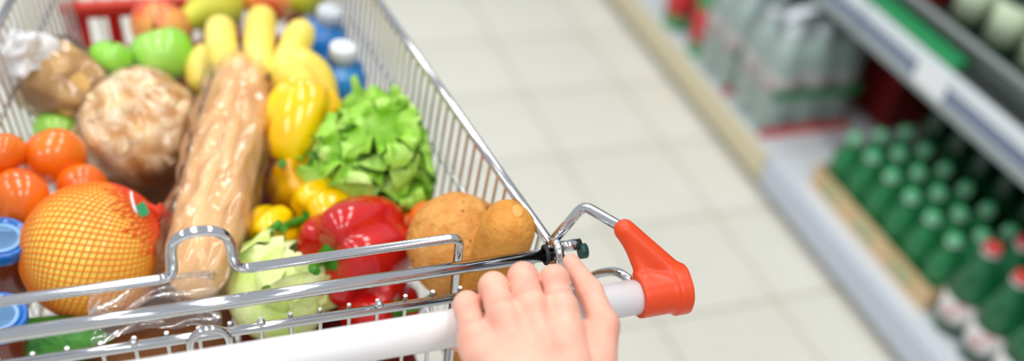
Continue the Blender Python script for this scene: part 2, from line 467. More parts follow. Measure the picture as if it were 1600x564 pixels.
place_bottles('small', lambda: bottle('green_bottle', 'small green plastic bottle with pale green cap in the cardboard tray', 'bottle', 0.172, 0.035, 'pet_green', 'cap_green',
              group='small green bottles in the cardboard tray', collar='neck_white', shoulder=0.62),
              [((1.505 + 0.075 * i, 1.487 - 0.0745 * j, DZ + 0.004), i, j) for i in range(3) for j in range(6)],
              'small green bottle in the tray, %s from the empty spot, %s row from the aisle')
place_bottles('redcap', lambda: bottle('green_bottle', 'green plastic bottle with red cap and pale label beside the cardboard tray', 'bottle', 0.235, 0.041, 'pet_green_dark', 'cap_red', 'label_white', (0.16, 0.40),
              group='red-capped green bottles on the bottom shelf', collar='neck_white', shoulder=0.60),
              [((1.50 + 0.086 * i, 1.025 - 0.086 * j, DZ), i, j) for i in range(3) for j in range(3)],
              'red-capped green bottle with pale label, %s from the tray, %s row from the aisle')
place_bottles('orangecap', lambda: bottle('green_bottle', 'dark green bottle with orange cap at the back of the bottom shelf', 'bottle', 0.25, 0.04, 'bottle_dark', 'cap_orange',
              group='orange-capped dark bottles at the back of the bottom shelf', shoulder=0.6),
              [((1.76 + 0.085 * i, 1.50 - 0.085 * j, DZ), i, j) for i in range(3) for j in range(8)],
              'dark orange-capped bottle behind the tray, %s from the far end, %s row back')
# upper shelf
place_bottles('cream', lambda: bottle('labelled_bottle', 'dark green bottle with wide cream label on the upper shelf', 'bottle', 0.27, 0.043, 'bottle_dark', 'cap_red', 'label_cream', (0.10, 0.46),
              group='cream-labelled bottles on the upper shelf', shoulder=0.66),
              [((1.745 + 0.1 * i, 1.535 - 0.112 * j, RZ), i, j) for i in range(2) for j in range(4)],
              'cream-labelled bottle on the upper shelf, %s from the red labels, %s row')
place_bottles('redlab', lambda: bottle('labelled_bottle', 'dark bottle with bright red label on the upper shelf', 'bottle', 0.27, 0.043, 'bottle_dark', 'cap_red', 'label_red', (0.04, 0.60),
              group='red-labelled bottles on the upper shelf', shoulder=0.66),
              [((1.745 + 0.1 * i, 1.66 + 0.105 * j, RZ), i, j) for i in range(2) for j in range(3)],
              'red-labelled bottle on the upper shelf, %s from the cream labels, %s row')
# tall green bottles with red labels on the far unit
rl = place_bottles('redlow', lambda: bottle('red_label_bottle', 'tall green bottle with red label, the nearer one at the far shelf edge', 'bottle', 0.31, 0.046, 'bottle_green_solid', 'cap_green', 'label_red', (0.16, 0.50), shoulder=0.7),
              [(1.475, 2.16, DZ)])
dup(rl, (1.475, 2.33, DZ), 'tall green bottle with red label, the farther one at the far shelf edge')
place_bottles('redback', lambda: bottle('green_bottle', 'tall green bottle in the rows behind the red-labelled pair', 'bottle', 0.31, 0.046, 'pet_teal', 'cap_green', 'label_green', (0.2, 0.45),
              group='clear green-labelled bottles on the far shelf', shoulder=0.7),
              [((1.58 + 0.1 * i, 2.16 + 0.11 * j, DZ), i, j) for i in range(4) for j in range(4)],
              'clear bottle with green label behind the wrapped packs, %s from them, %s row')
# shrink-wrapped packs
def pack(y0, label):
    X0, nx, ny, R, H = 1.425, 3, 2, 0.0475, 0.30
    w, l = nx * 2 * R, ny * 2 * R
    t = thing('bottle_pack', label, 'bottle pack', (X0, y0, DZ), group='shrink-wrapped bottle packs')
    prof = [(R * .8, 0.002), (R * .98, .01), (R * .98, .10), (R * .94, .11), (R * .98, .12), (R * .98, .19), (R * .9, .215), (R * .6, .245), (R * .36, .268), (R * .33, .28)]
    bv = lathe(prof, 18); cv = lathe([(R * .36, .278), (R * .36, .296), (R * .32, .30)], 12); lv = lathe([(R * .992, .125), (R * .992, .185)], 18); rv = lathe([(R * 1.0, .004), (R * 1.0, .034)], 18)
    first = None
    for i in range(nx):
        for j in range(ny):
            if first is None:
                o = link('bottle', bv, 'pet_teal', t); first = [o]
                for n_, q, m_ in (('cap', cv, 'cap_white'), ('bottle_label', lv, 'label_white')):
                    first.append(link(n_, q, m_, o))
                o.location = (R + 2 * R * i, R + 2 * R * j, 0)
            else:
                o = first[0].copy(); COL.objects.link(o); o.location = (R + 2 * R * i, R + 2 * R * j, 0)
                for q in first[1:]:
                    c = q.copy(); COL.objects.link(c); c.parent = o
    def fn(u, v):
        su, cu, sv, cv_ = math.sin(u), math.cos(u), math.sin(v), math.cos(v)
        pw = lambda c, e: math.copysign(abs(c) ** e, c)
        p = Vector((w / 2 * 1.02 * pw(su, .3) * pw(cv_, .35), l / 2 * 1.03 * pw(su, .3) * pw(sv, .35), 0.153 * pw(cu, .35)))
        p *= 1 + 0.015 * nz(p, 26, y0)
        return p + Vector((w / 2, l / 2, 0.154))
    link('shrink_wrap', sph(fn, 26, 40), 'pack_film', t)
    link('printed_band', box(0.004, w - 0.004, -0.0035, -0.0025, 0.118, 0.142), 'label_green', t, smooth=False)
    link('red_band', bevbox(0.0, w, -0.0045, -0.0028, 0.001, 0.028, 0.0005), 'pack_red', t, smooth=False)
    hp = [(w / 2 + 0.09 * math.cos(a), l / 2, 0.295 + 0.03 * math.sin(a)) for a in [math.pi * k / 14 for k in range(15)]]
    hv, hf = tube(hp, 0.004, 8); hv = [(p[0], l / 2 + (p[1] - l / 2) * 4.5, p[2]) for p in hv]
    link('carry_strap', (hv, hf), 'cap_white', t)
    return t
pack(1.735, 'shrink-wrapped pack of clear bottles with red bottom band, nearest to the empty shelf spot')
pack(1.94, 'shrink-wrapped pack of clear bottles standing behind the nearest pack')
tag(link('red_carton', bevbox(1.80, 2.03, 1.70, 1.84, DZ, DZ + 0.27, 0.003), 'carton_red', smooth=False),
    'dark red carton in the shade beneath the upper shelf', 'carton')

# ================================================================== SHOPPING CART
HY, HZ, HR = 0.482, 1.0, 0.0146                          # handle axis
GY = 0.545                                               # gate / main rail
ZB, ZT, YF = 0.72, 1.0, 1.262
def xr(y, z=ZT): return 0.281 - 0.125 * (y - 0.555) - 0.07 * (ZT - z)
def xl(y, z=ZT): return -0.250 + 0.17 * (y - 0.555) + 0.07 * (ZT - z)
CD = Vector((0.015, 0.95, 0.0))
cart = thing('shopping_cart', 'chrome wire shopping cart with white handle bar and orange-red corner caps', 'shopping cart', CD)
def cp(name, vf, m, parent=cart, smooth=True): return link(name, off(vf, CD), m, parent, smooth)
# walls: top rail + wires
for side, fx in (('right', xr), ('left', xl)):
    rail = cp('side_rail', tube([(fx(0.535), 0.535, ZT), (fx(YF), YF, ZT)], 0.0046, 12), 'chrome')
    n = 40
    for k in range(n):
        y = 0.575 + (YF - 0.585) * k / (n - 1)
        rod('wire', (fx(y), y, ZT), (fx(y, ZB), y, ZB), 0.0017, rail, CD)
    for z in (0.93, 0.86, 0.79, ZB):
        rod('cross_wire', (fx(0.555, z), 0.555, z), (fx(YF, z), YF, z), 0.0024, rail, CD)
frail = cp('front_rail', tube([(xl(YF), YF, ZT), (xr(YF), YF, ZT)], 0.0046, 12), 'chrome')
for k in range(14):
    t = k / 13; rod('wire', (xl(YF) + (xr(YF) - xl(YF)) * t, YF, ZT), (xl(YF, ZB) + (xr(YF, ZB) - xl(YF, ZB)) * t, YF, ZB), 0.0017, frail, CD)
bframe = cp('basket_floor', tube([(xl(.555, ZB), .555, ZB), (xr(.555, ZB), .555, ZB), (xr(YF, ZB), YF, ZB), (xl(YF, ZB), YF, ZB)], 0.0045, 8, closed=True), 'chrome')
for k in range(24):
    y = 0.59 + (YF - 0.62) * k / 23
    rod('wire', (xl(y, ZB), y, ZB), (xr(y, ZB), y, ZB), 0.002, bframe, CD)
# rear gate: main rail, lower rail, vertical wires, folding flap with hump
mrail = cp('gate_rail', tube([(xl(GY) + 0.01, GY, ZT), (xr(GY) + 0.004, GY, ZT)], 0.0055, 14), 'chrome')
lrail = cp('gate_lower_rail', tube([(xl(GY) + 0.02, GY - 0.002, 0.972), (0.232, GY - 0.002, 0.967)], 0.0042, 12), 'chrome')
for k in range(20):
    x = -0.222 + 0.445 * k / 19
    rod('wire', (x, GY + 0.003, 0.974), (x + 0.0, GY + 0.012, ZB), 0.0018, lrail, CD)
    if k % 4 == 3:
        cp('weld_bead', [list(q) for q in blob(0.0038, 0.0038, 0.0038, nu=8, nv=10)] and
           ([(p[0] + x, p[1] + GY - 0.0035, p[2] + 0.9695 + 0.006) for p in blob(0.0036, 0.0036, 0.0036, nu=8, nv=10)[0]], blob(1, 1, 1, nu=8, nv=10)[1]), 'chrome', lrail)
FY = 0.570
a = PY(268, 378, FY); b = PY(354, 368, FY)
pts = [Vector((-0.222, FY, 0.82)), Vector((-0.222, FY, 1.0095)), Vector((a.x - 0.002, FY, 1.0095)), Vector((a.x - 0.001, FY, 1.053)),
       Vector((b.x + 0.001, FY, 1.053)), Vector((b.x + 0.004, FY, 1.0085)), Vector((0.203, FY, 1.0105)), Vector((0.203, FY, 0.82))]
path = [pts[0]]
rads = [0, 0.012, 0.012, 0.020, 0.020, 0.012, 0.010]
for i in range(1, 7):
    seg = fillet([pts[i - 1], pts[i], pts[i + 1]], rads[i], 8); path += seg[1:-1]
path.append(pts[-1])
flap = cp('seat_flap_bar', tube(path, 0.0041, 12), 'chrome')
rod('cross_wire', (-0.222, FY, 0.82), (0.203, FY, 0.82), 0.0022, flap, CD)
# small loop riding on the lower rail
a = PY(294, 520, GY - 0.006); b = PY(356, 512, GY - 0.006)
lp = [(a.x + (b.x - a.x) * (0.5 - 0.5 * math.cos(t)), GY - 0.008, 0.9655 + 0.0165 * math.sin(t)) for t in [math.pi * k / 14 for k in range(15)]]
lp = [(a.x, GY - 0.008, 0.955)] + lp + [(b.x, GY - 0.008, 0.955)]
cp('hinge_loop', tube(lp, 0.0032, 10), 'chrome')
# corner: wire wraps around the main rail, bushing and plug
def corner(sx):
    X = (lambda v: v) if sx > 0 else (lambda v: 2 * 0.0155 - v)
    c = X(0.281)
    ring = [(c, GY + 0.010 * math.cos(t), ZT + 0.010 * math.sin(t)) for t in [2 * math.pi * k / 16 for k in range(16)]]
    cp('rail_ring', tube(ring, 0.0040, 10, closed=True), 'chrome')
    ring2 = [(X(0.272), GY + 0.0074 * math.cos(t), ZT + 0.0074 * math.sin(t)) for t in [2 * math.pi * k / 16 for k in range(16)]]
    cp('bushing', tube(ring2, 0.0019, 8, closed=True), 'rubber')
    cp('rail_end', tube([(X(0.284), GY + 0.004, ZT + 0.003), (X(0.305), GY + 0.004, ZT + 0.003)], 0.0050, 12), 'chrome')
    cp('rail_plug', tube([(X(0.303), GY - 0.001, ZT - 0.001), (X(0.309), GY - 0.001, ZT - 0.001)], 0.0066, 14), 'teal_plug')
    w = fillet([(X(0.282), 0.556, ZT + 0.004), (X(0.3085), 0.563, 1.034), (X(0.3275), 0.517, 1.042), (X(0.329), 0.5145, 1.040)], 0.008, 6)
    cp('handle_bracket', tube(w, 0.0046, 12), 'chrome')
    w2 = fillet([(X(0.300), 0.60, 0.88), (X(0.327), 0.545, 0.968), (X(0.3345), 0.529, 0.984), (X(0.3475), 0.488, 0.992)], 0.008, 6)
    cp('lower_bracket', tube(w2, 0.0040, 12), 'chrome')
    A = np.array((X(0.3265), 0.5195, 1.041)); B = np.array((X(0.3655), 0.487, 1.010)); C = np.array((X(0.337), 0.487, 1.010))
    def f(G):
        r = np.sqrt((G[..., 1] - HY) ** 2 + (G[..., 2] - HZ) ** 2)
        dx = np.abs(G[..., 0] - X(0.350)) - 0.0205
        cyl = np.maximum(r - 0.0180, dx)
        rim = np.maximum(r - 0.0205, np.abs(G[..., 0] - X(0.3655)) - 0.0055)
        dome = np.sqrt(((G[..., 0] - X(0.3700)) / 0.30) ** 2 + r ** 2) - 0.0185
        dd = s_min(cyl, rim, 0.004); dd = s_min(dd, dome * 0.5, 0.002)
        arm = s_caps(G, A, B, 0.0085, 0.0105); web = s_tri(G, A, B, C, 0.0055)
        dd = s_min(dd, s_min(arm, web, 0.006), 0.006)
        return np.maximum(dd, -np.maximum(r - 0.0138, -np.sign(sx) * 0 + (G[..., 0] - 0.34 if sx > 0 else X(0.34) - G[..., 0])))
    x0, x1 = sorted((X(0.310), X(0.386)))
    cp('corner_cap', surface_nets(f, (x0, 0.452, 0.970), (x1, 0.540, 1.062), 0.0013), 'red_cap')
corner(1); corner(-1)
cp('handle_bar', tube([(2 * 0.0155 - 0.345, HY, HZ), (0.345, HY, HZ)], HR, 28), 'white_plastic')
# chassis and casters below
for sx in (-1, 1):
    X = lambda v: 0.0155 + sx * v
    cp('chassis_tube', tube(fillet([(X(0.315), 0.56, 0.92), (X(0.27), 0.53, 0.70), (X(0.27), 0.50, 0.16), (X(0.16), 1.24, 0.16)], 0.05), 0.011, 10), 'chrome')
    for cy, cx in ((0.54, 0.27), (1.20, 0.165)):
        wv, wf = lathe([(0.02, -0.012), (0.058, -0.012), (0.062, -0.007), (0.062, 0.007), (0.058, 0.012), (0.02, 0.012)], 20)
        wv = [(p[2] + X(cx), p[0] + cy, p[1] + 0.0625) for p in wv]
        c = cp('caster_fork', box(X(cx) - 0.02, X(cx) + 0.02, cy - 0.018, cy + 0.018, 0.126, 0.155), 'caster', smooth=False)
        for q in (-0.0175, 0.0175):
            link('fork_plate', off(box(X(cx) + q - 0.002, X(cx) + q + 0.002, cy - 0.014, cy + 0.014, 0.055, 0.13), CD), 'caster', c, smooth=False)
        link('wheel', off((wv, wf), CD), 'rubber', c)
cp('chassis_bar', tube([(0.0155 - 0.165, 1.20, 0.16), (0.0155 + 0.165, 1.20, 0.16)], 0.009, 10), 'chrome')
for sx in (-1, 1):
    cp('basket_strut', tube([(0.0155 + sx * 0.18, 1.10, 0.16), (0.0155 + sx * 0.13, 1.20, ZB - 0.006)], 0.008, 10), 'chrome')

# ================================================================== GROCERIES
# cartons at the bottom of the basket that carry the pile
tag(link('carton', bevbox(-0.135, 0.02, 0.60, 1.06, ZB + 0.006, 0.795, 0.004), 'carton', smooth=False), 'flat brown carton lying beneath the netted grapefruit and tomatoes', 'carton')
tag(link('carton', bevbox(0.025, 0.190, 0.60, 1.02, ZB + 0.006, 0.80, 0.004), 'carton_red', smooth=False), 'flat dark red carton lying beneath the peppers and lettuce', 'carton')
tag(link('carton', bevbox(-0.105, 0.15, 1.07, 1.235, ZB + 0.006, 0.80, 0.004), 'carton', smooth=False), 'flat brown carton lying beneath the apples at the cart front', 'carton')

def place(name, label, cat, px, py, z, axis=(0, 0, 1), roll=0, group=None):
    return thing(name, label, cat, P(px, py, z), aim(axis, roll), group)

# ---- tomatoes
def tomato(px, py, z, rpx, label, axis, seed):
    t = place('tomato', label, 'tomato', px, py, z, axis, seed); R = rpx * mpp(t.location)
    def fn(u, v):
        r = R * math.sin(u); zz = R * 0.84 * math.cos(u)
        r *= 1 + 0.018 * math.cos(5 * v + seed) * math.sin(u)
        zz -= 0.16 * R * math.exp(-(r / (0.26 * R)) ** 2) * (1 if u < 1.57 else -0.3)
        return (r * math.cos(v), r * math.sin(v), zz)
    link('flesh', sph(fn, 24, 32), 'tomato', t)
    m = MB()
    for k in range(5):
        a = 2 * math.pi * k / 5
        m.add(tube(bez((0, 0, R * .70), (R * .25 * math.cos(a), R * .25 * math.sin(a), R * .82), (R * .48 * math.cos(a + .3), R * .48 * math.sin(a + .3), R * .74), 5), [R * .05, R * .06, R * .05, R * .04, R * .03, R * .012], 6))
    m.add(tube([(0, 0, R * .68), (R * .03, 0, R * .9)], R * .05, 6))
    link('calyx', m, 'stem', t)
G = 'tomatoes by the left basket wall'
tomato(85, 245, .905, 49, 'orange-red tomato in the middle of the left tomato heap, uppermost of the four', (-.3, .8, .3), 1)
tomato(2, 242, .925, 38, 'orange-red tomato cut by the left edge of the picture', (-.5, .6, .5), 2)
tomato(30, 310, .90, 48, 'orange-red tomato above the blue-lidded jar and left of the grapefruit', (.5, .7, -.3), 3)
tomato(128, 292, .885, 40, 'orange-red tomato peeking out behind the netted grapefruit', (.2, .9, .1), 4)

# ---- netted grapefruit
gp = P(148, 393, .868); GR = 107 * mpp(gp)
ax = Vector((0.74, 0.12, 0.36)).normalized()
t = thing('netted_grapefruit', 'large yellow-orange grapefruit in an orange net with green tag', 'grapefruit', gp, aim(ax, 0.4))
def fn(u, v):
    p = Vector((math.sin(u) * math.cos(v), math.sin(u) * math.sin(v), math.cos(u))) * GR
    return p * (1 + 0.012 * nz(p, 18, 3))
link('fruit', sph(fn, 40, 56), 'grapefruit', t)
m = MB(); NN = 54
for s in (-1, 1):
    for k in range(NN):
        pth = []
        for i in range(49):
            u = 0.10 + (math.pi - 0.2) * i / 48
            v = 2 * math.pi * k / NN + s * 0.80 * math.log(math.tan(u / 2))
            rr = GR * 1.012
            pth.append((rr * math.sin(u) * math.cos(v), rr * math.sin(u) * math.sin(v), rr * math.cos(u)))
        m.add(tube(pth, 0.00056, 4, caps=False))
tag(link('net', m, 'net_orange', t), kind='stuff')
m = MB()
for k in range(16):
    a = 2 * math.pi * k / 16; q = 0.5 + 0.5 * ((k * 7) % 5) / 5
    m.add(tube(bez((0.10 * GR * math.cos(a) * 2.6, 0.10 * GR * math.sin(a) * 2.6, GR * .97), (0.02 * math.cos(a) * .2, 0.02 * math.sin(a) * .2, GR * 1.06), (0.007 * math.cos(a + 1), 0.007 * math.sin(a + 1), GR * (1.08 + .10 * q)), 8), 0.0012, 5))
for s in (-1, 1):
    for k in range(40):
        pth = []
        for i in range(15):
            u = 0.10 + (0.55 + 0.25 * ((k * 5) % 7) / 7) * i / 14
            v = 2 * math.pi * k / 40 + s * 0.35 * math.log(math.tan(u / 2))
            pth.append((GR * 1.02 * math.sin(u) * math.cos(v), GR * 1.02 * math.sin(u) * math.sin(v), GR * 1.02 * math.cos(u)))
        m.add(tube(pth, 0.0006, 4, caps=False))
link('net_gather', m, 'net_red', t)
link('clip', lathe([(0.0045, GR * 1.04), (0.005, GR * 1.055), (0.0045, GR * 1.07)], 12), 'net_red', t)
inv = aim(ax, 0.4).inverted()
c0 = inv @ (P(218, 318, .925) - gp); c1 = inv @ (P(226, 338, .915) - gp); w = inv @ (Vector((0.9, 0.3, 0.3)) * 0.005)
tagv = [c0 - w, c0 + w, c1 + w * 1.1, c1 - w * 1.1]; nrm = (tagv[1] - tagv[0]).cross(tagv[3] - tagv[0]).normalized() * 0.0012
link('paper_tag', ([*tagv, *[q + nrm for q in tagv]], [(3, 2, 1, 0), (4, 5, 6, 7), (0, 1, 5, 4), (1, 2, 6, 5), (2, 3, 7, 6), (3, 0, 4, 7)]), 'tag_green', t, smooth=False)
link('tie', tube(bez(inv @ (P(205, 300, .922) - gp), inv @ (P(206, 318, .93) - gp), inv @ (P(214, 334, .918) - gp), 8), 0.0014, 6), 'tag_white', t)

# ---- blue-lidded jars at the left edge
def jar(px, py, z, rpx, label):
    t = place('jar', label, 'jar', px, py, z, (0.15, -0.15, 1), 0); R = rpx * mpp(t.location)
    H = z - 0.80
    link('glass_body', lathe([(R * .8, -H), (R * .94, -H + .006), (R * .94, -0.018), (R * .86, -0.008)], 28), 'sauce', t)
    link('lid', lathe([(R * .98, -0.012), (R, -0.010), (R, -0.001), (R * .96, 0.002), (R * .86, 0.002), (R * .82, 0.0), (R * .4, 0.0), (0.0, 0.0)], 32), 'lid_blue', t)
    link('lid_ring', lathe([(R * .72, 0.0003), (R * .72, 0.0009), (R * .55, 0.0009), (R * .55, 0.0003)], 28), 'lid_pale', t)
jar(2, 372, .90, 42, 'jar with shiny blue lid below the tomatoes at the left picture edge')
jar(-4, 492, .885, 44, 'jar with blue lid behind the gate rail at the lower left picture edge')

# ---- cucumber near the gate
t = thing('cucumber', 'dark green cucumber lying along the gate at lower left', 'cucumber', P(70, 542, .825))
ca = P(-40, 548, .825) - Vector(t.location); cb = P(165, 530, .825) - Vector(t.location)
pth = bez(ca, (ca + cb) / 2 + Vector((0, 0.008, 0.004)), cb, 18)
link('body', tube(pth, [0.022 * min(1, math.sqrt(max(0.05, 1 - abs(2 * i / 18 - 1) ** 6))) for i in range(19)], 18), 'cucumber', t)
link('stem_end', tube([cb, cb + Vector((0.006, 0, 0))], [0.006, 0.003], 8), 'stem', t)

# ---- bell peppers
def pepper(name, label, px, py, z, wpx, hpx, axis, roll, m, lobes=4, stem=None, seed=0, stem_len=1.0, taper=0.18, calyx_px=None, tip_px=None, tip_dz=.03):
    C = P(px, py, z); Hh = hpx * mpp(C) / 2
    if calyx_px:                                         # turn the pepper so its calyx lies where the photo shows it
        zs = [z + .07 - .0005 * i for i in range(240)]; dist = [(P(*calyx_px, zz) - C).length for zz in zs]
        hit = [zz for zz, dd in zip(zs, dist) if dd <= .74 * Hh]
        cw = P(*calyx_px, hit[0] if hit else zs[dist.index(min(dist))]); axis = cw - C
    t = place(name, label, 'bell pepper', px, py, z, axis, roll)
    k = mpp(t.location); R, H = wpx * k / 2, hpx * k / 2
    gr = [2 * math.pi * (i + 0.12 * math.sin(seed + 2.3 * i)) / lobes for i in range(lobes)]
    def fn(u, v):
        su, cu = math.sin(u), math.cos(u)
        r = R * abs(su) ** 0.62; zz = H * math.copysign(abs(cu) ** 0.85, cu)
        g = sum(math.exp(-(((v - a + math.pi) % (2 * math.pi) - math.pi) / 0.26) ** 2) for a in gr)
        depth = 0.17 + 0.10 * max(0, cu) + 0.06 * max(0, -cu)
        r *= 1 - depth * g
        r *= 1 - taper * (1 - zz / H) / 2
        q = math.exp(-(r / (0.42 * R)) ** 2)
        zz -= (0.30 if cu > 0 else -0.16) * H * q
        p = Vector((r * math.cos(v), r * math.sin(v), zz))
        return p * (1 + 0.05 * nz(p, 16, seed))
    link('flesh', sph(fn, 36, 60), m, t)
    st = stem or (0.5, 0.0)
    z0 = H * 0.70
    calyx = sph(lambda u, v: (R * .32 * math.sin(u) * (1 + .22 * math.cos(5 * v)) * math.cos(v), R * .32 * math.sin(u) * (1 + .22 * math.cos(5 * v)) * math.sin(v), z0 + R * .07 * math.cos(u) + 0.02 * R), 8, 30)
    link('calyx', calyx, 'stem', t)
    L = 0.034 * stem_len; a = st[1]; bx_, by_ = math.cos(a) * st[0] * L, math.sin(a) * st[0] * L
    if tip_px:
        w_ = aim(axis, roll).inverted() @ (P(*tip_px, z + tip_dz) - C)
        link('stalk', tube(bez((0, 0, z0), (w_.x * .25, w_.y * .25, max(z0 + .016, w_.z)), w_, 12), [0.0050 - 0.0001 * i for i in range(13)], 10), 'stem', t)
        return t
    link('stalk', tube(bez((0, 0, z0), (0, 0, z0 + L * .8), (bx_ * 1.6, by_ * 1.6, z0 + L), 10), [0.0050 - 0.00016 * i if i < 9 else 0.0044 for i in range(11)], 10), 'stem', t)
    return t
pepper('bell_pepper', 'glossy red bell pepper behind the gate in the middle of the cart', 562, 388, .885, 178, 178, (-.60, -.55, .10), 0.9, 'red_pepper', 4, (0.7, 2.0), 1.0, 0.9, 0.12, (515, 402), (496, 424), .036)
pepper('bell_pepper', 'second red bell pepper, deep below the glossy one behind the gate wires', 590, 480, .845, 130, 120, (.5, -.6, .4), 0.2, 'red_pepper', 3, None, 2.0)
pepper('bell_pepper', 'yellow bell pepper with curved green stalk next to the wrapped baguette', 421, 362, .875, 96, 92, (-.45, -.62, .50), 0.5, 'yellow_pepper', 4, (1.1, -0.6), 3.0, 0.62, .18, (402, 378), (438, 347), .034)
pepper('bell_pepper', 'yellow bell pepper directly behind the red one, stalk pointing left', 522, 332, .875, 122, 128, (-.85, -.35, .25), 0.2, 'yellow_pepper', 4, (0.8, 0.6), 4.0, 0.7, .18, (480, 342), (444, 357), .030)
pepper('bell_pepper', 'ochre yellow bell pepper in the shadow between lettuce and baguette', 462, 292, .865, 100, 110, (.3, -.3, .8), 0.3, 'ochre_pepper', 3, (0.4, 0), 5.0)
pepper('bell_pepper', 'large upright yellow bell pepper below the bananas with its stalk downward', 468, 192, .915, 124, 150, (-.12, -.75, -.42), 0.35, 'yellow_pepper', 4, (0.6, 0.5), 6.0, 0.8, 0.05, (446, 246), (440, 256))

# ---- apples, pears
def apple(name, label, cat, px, py, z, rpx, m, axis, seed, group=None):
    t = place(name, label, cat, px, py, z, axis, seed, group); R = rpx * mpp(t.location)
    def fn(u, v):
        su, cu = math.sin(u), math.cos(u)
        r = R * su * (1 + 0.06 * cu); zz = R * 0.92 * cu
        zz -= 0.30 * R * math.exp(-(r / (0.30 * R)) ** 2) * (1 if cu > 0 else -0.6)
        r *= 1 + 0.02 * math.cos(5 * v) * (1 - cu) / 2
        return (r * math.cos(v), r * math.sin(v), zz)
    link('flesh', sph(fn, 26, 32), m, t)
    link('stalk', tube([(0, 0, R * .60), (R * .03, 0, R * .85), (R * .12, 0, R * 1.05)], R * .045, 6), 'dark_stem', t)
apple('apple', 'small bright green apple in front of the red basket slots', 'apple', 172, 93, .93, 33, 'green_apple', (.3, .3, .8), 1)
apple('apple', 'big pale green apple just behind the wrapped nut loaf', 'apple', 254, 87, .915, 50, 'green_apple', (-.2, .5, .8), 2)
apple('apple', 'green apple half hidden between brown loaf and tomatoes', 'apple', 95, 203, .875, 40, 'green_apple', (.1, .3, .9), 3)
apple('apple', 'red and yellow apple behind the big green apple', 'apple', 252, 42, .895, 48, 'red_apple', (.5, .4, .7), 4)
apple('apple', 'red apple behind the banana tips at the top picture edge', 'apple', 424, 2, .895, 42, 'red_apple', (-.4, .4, .7), 5)
apple('apple', 'orange-red apple half hidden below the blue bottles', 'apple', 548, 178, .865, 30, 'red_apple', (.2, .4, .8), 6)
def pear(label, a, b, Rpx):
    A, B = Vector(a), Vector(b); t = thing('pear', label, 'pear', A, aim(B - A)); R = Rpx * mpp(A); L = (B - A).length
    prof = [(0.0, -R * .86), (R * .35, -R * .84), (R * .72, -R * .62), (R * .95, -R * .2), (R, R * .1), (R * .93, R * .45), (R * .75, R * .85),
            (R * .56, R * 1.2), (R * .46, R * 1.5), (R * .38, R * 1.75), (R * .22, R * 1.9), (0.0, R * 1.93)]
    link('flesh', lathe(prof, 28), 'pear', t)
    link('stalk', tube([(0, 0, R * 1.88), (R * .06, 0, R * 2.15), (R * .2, 0, R * 2.35)], R * .05, 6), 'dark_stem', t)
pear('yellow-green pear lying between the red apples at the top', P(342, 8, .90), P(295, 30, .905), 42)
pear('yellow-green pear beside the blue bottle at the top picture edge', P(478, -6, .905), P(446, -30, .905), 32)

# ---- bananas
bl = P(395, 130, .90); bt = thing('banana_bunch', 'bunch of ripe yellow bananas behind the wrapped baguette', 'bananas', bl)
def banana(a, b, c, r=0.0185):
    pa, pb, pc = [P(*q) - bl for q in (a, b, c)]
    pth = bez(pa, pb, pc, 18)
    rd = []
    for i in range(19):
        s = i / 18; e = min(1, (s / 0.13) ** 0.6 if s > 0 else 0.0, ((1 - s) / 0.25) ** 0.5 if s < 1 else 0)
        rd.append(r * max(0.30, e))
    v, f = tube(pth, rd, 20)
    o = link('banana', (v, f), 'banana', bt)
    d_ = (pth[0] - pth[1]).normalized()
    link('tip', tube([pth[0] - d_ * 0.001, pth[0] + d_ * 0.005], [r * .29, r * .22], 8), 'banana_tip', o)
banana((346, 30, .94), (335, 92, .955), (388, 150, .90))
banana((412, 14, .935), (398, 78, .965), (408, 160, .905))
banana((476, 38, .945), (452, 92, .965), (425, 165, .905))
banana((440, 95, .95), (524, 98, .945), (495, 205, .885), .0195)
banana((425, 118, .945), (490, 110, .955), (470, 182, .925), .019)
banana((338, 80, .925), (292, 102, .915), (330, 150, .885), .0175)
link('crown', blob(.024, .02, .018, .2, 60, 2), 'banana', bt).location = P(405, 165, .90) - bl

# ---- baguette in clear bag
A = P(392, 92, .925); B = P(302, 462, .878)
bgd = thing('bagged_baguette', 'golden baguette in a shiny clear plastic bag in the cart middle', 'bread', (A + B) / 2)
O = Vector(bgd.location); A -= O; B -= O
dirv = (B - A).normalized(); N1 = 60
def bagu(extra, a_ext, b_ext, amp, sc, seed, nn=36, flat=0.82, rbase=0.0365):
    p0 = A - dirv * a_ext; p1 = B + dirv * b_ext; L = (p1 - p0).length
    up = Vector((0, 0, 1)); up = (up - dirv * up.dot(dirv)).normalized(); sd = dirv.cross(up)
    V, F = [], []
    for i in range(N1 + 1):
        s = i / N1; e = max(0.02, 1 - abs(2 * s - 1) ** 7) ** 0.5
        c = p0.lerp(p1, s) + up * 0.006 * math.sin(math.pi * s)
        for k in range(nn):
            an = 2 * math.pi * k / nn
            q = c + (up * math.cos(an) * flat + sd * math.sin(an)) * (rbase + extra) * e
            q0 = q - c
            if amp:
                w_ = amp * (abs(nz((math.cos(an) * 1.9, math.sin(an) * 1.9, s * 3.2), 1.6, seed)) * 1.7 - 0.3 + 0.8 * nz((math.cos(an + s) * 2, math.sin(an + s) * 2, s * 9), 1.8, seed + 3) + .25 * nz((q.x, q.y, q.z), 70, 1))
                q = c + q0 * (1 + w_)
            else:
                q = c + q0 * (1 + 0.05 * nz((q.x, q.y, q.z), 22, 5))
            V.append(q)
    for i in range(N1):
        for k in range(nn):
            F.append((i * nn + k, i * nn + (k + 1) % nn, (i + 1) * nn + (k + 1) % nn, (i + 1) * nn + k))
    F.append(tuple(range(nn - 1, -1, -1))); F.append(tuple(N1 * nn + k for k in range(nn)))
    return V, F
link('loaf', bagu(0, 0, 0, 0, 0, 0), 'baguette', bgd)
link('plastic_bag', bagu(0.0060, 0.015, 0.012, 0.15, 26, 9, 72), 'bag_film', bgd)
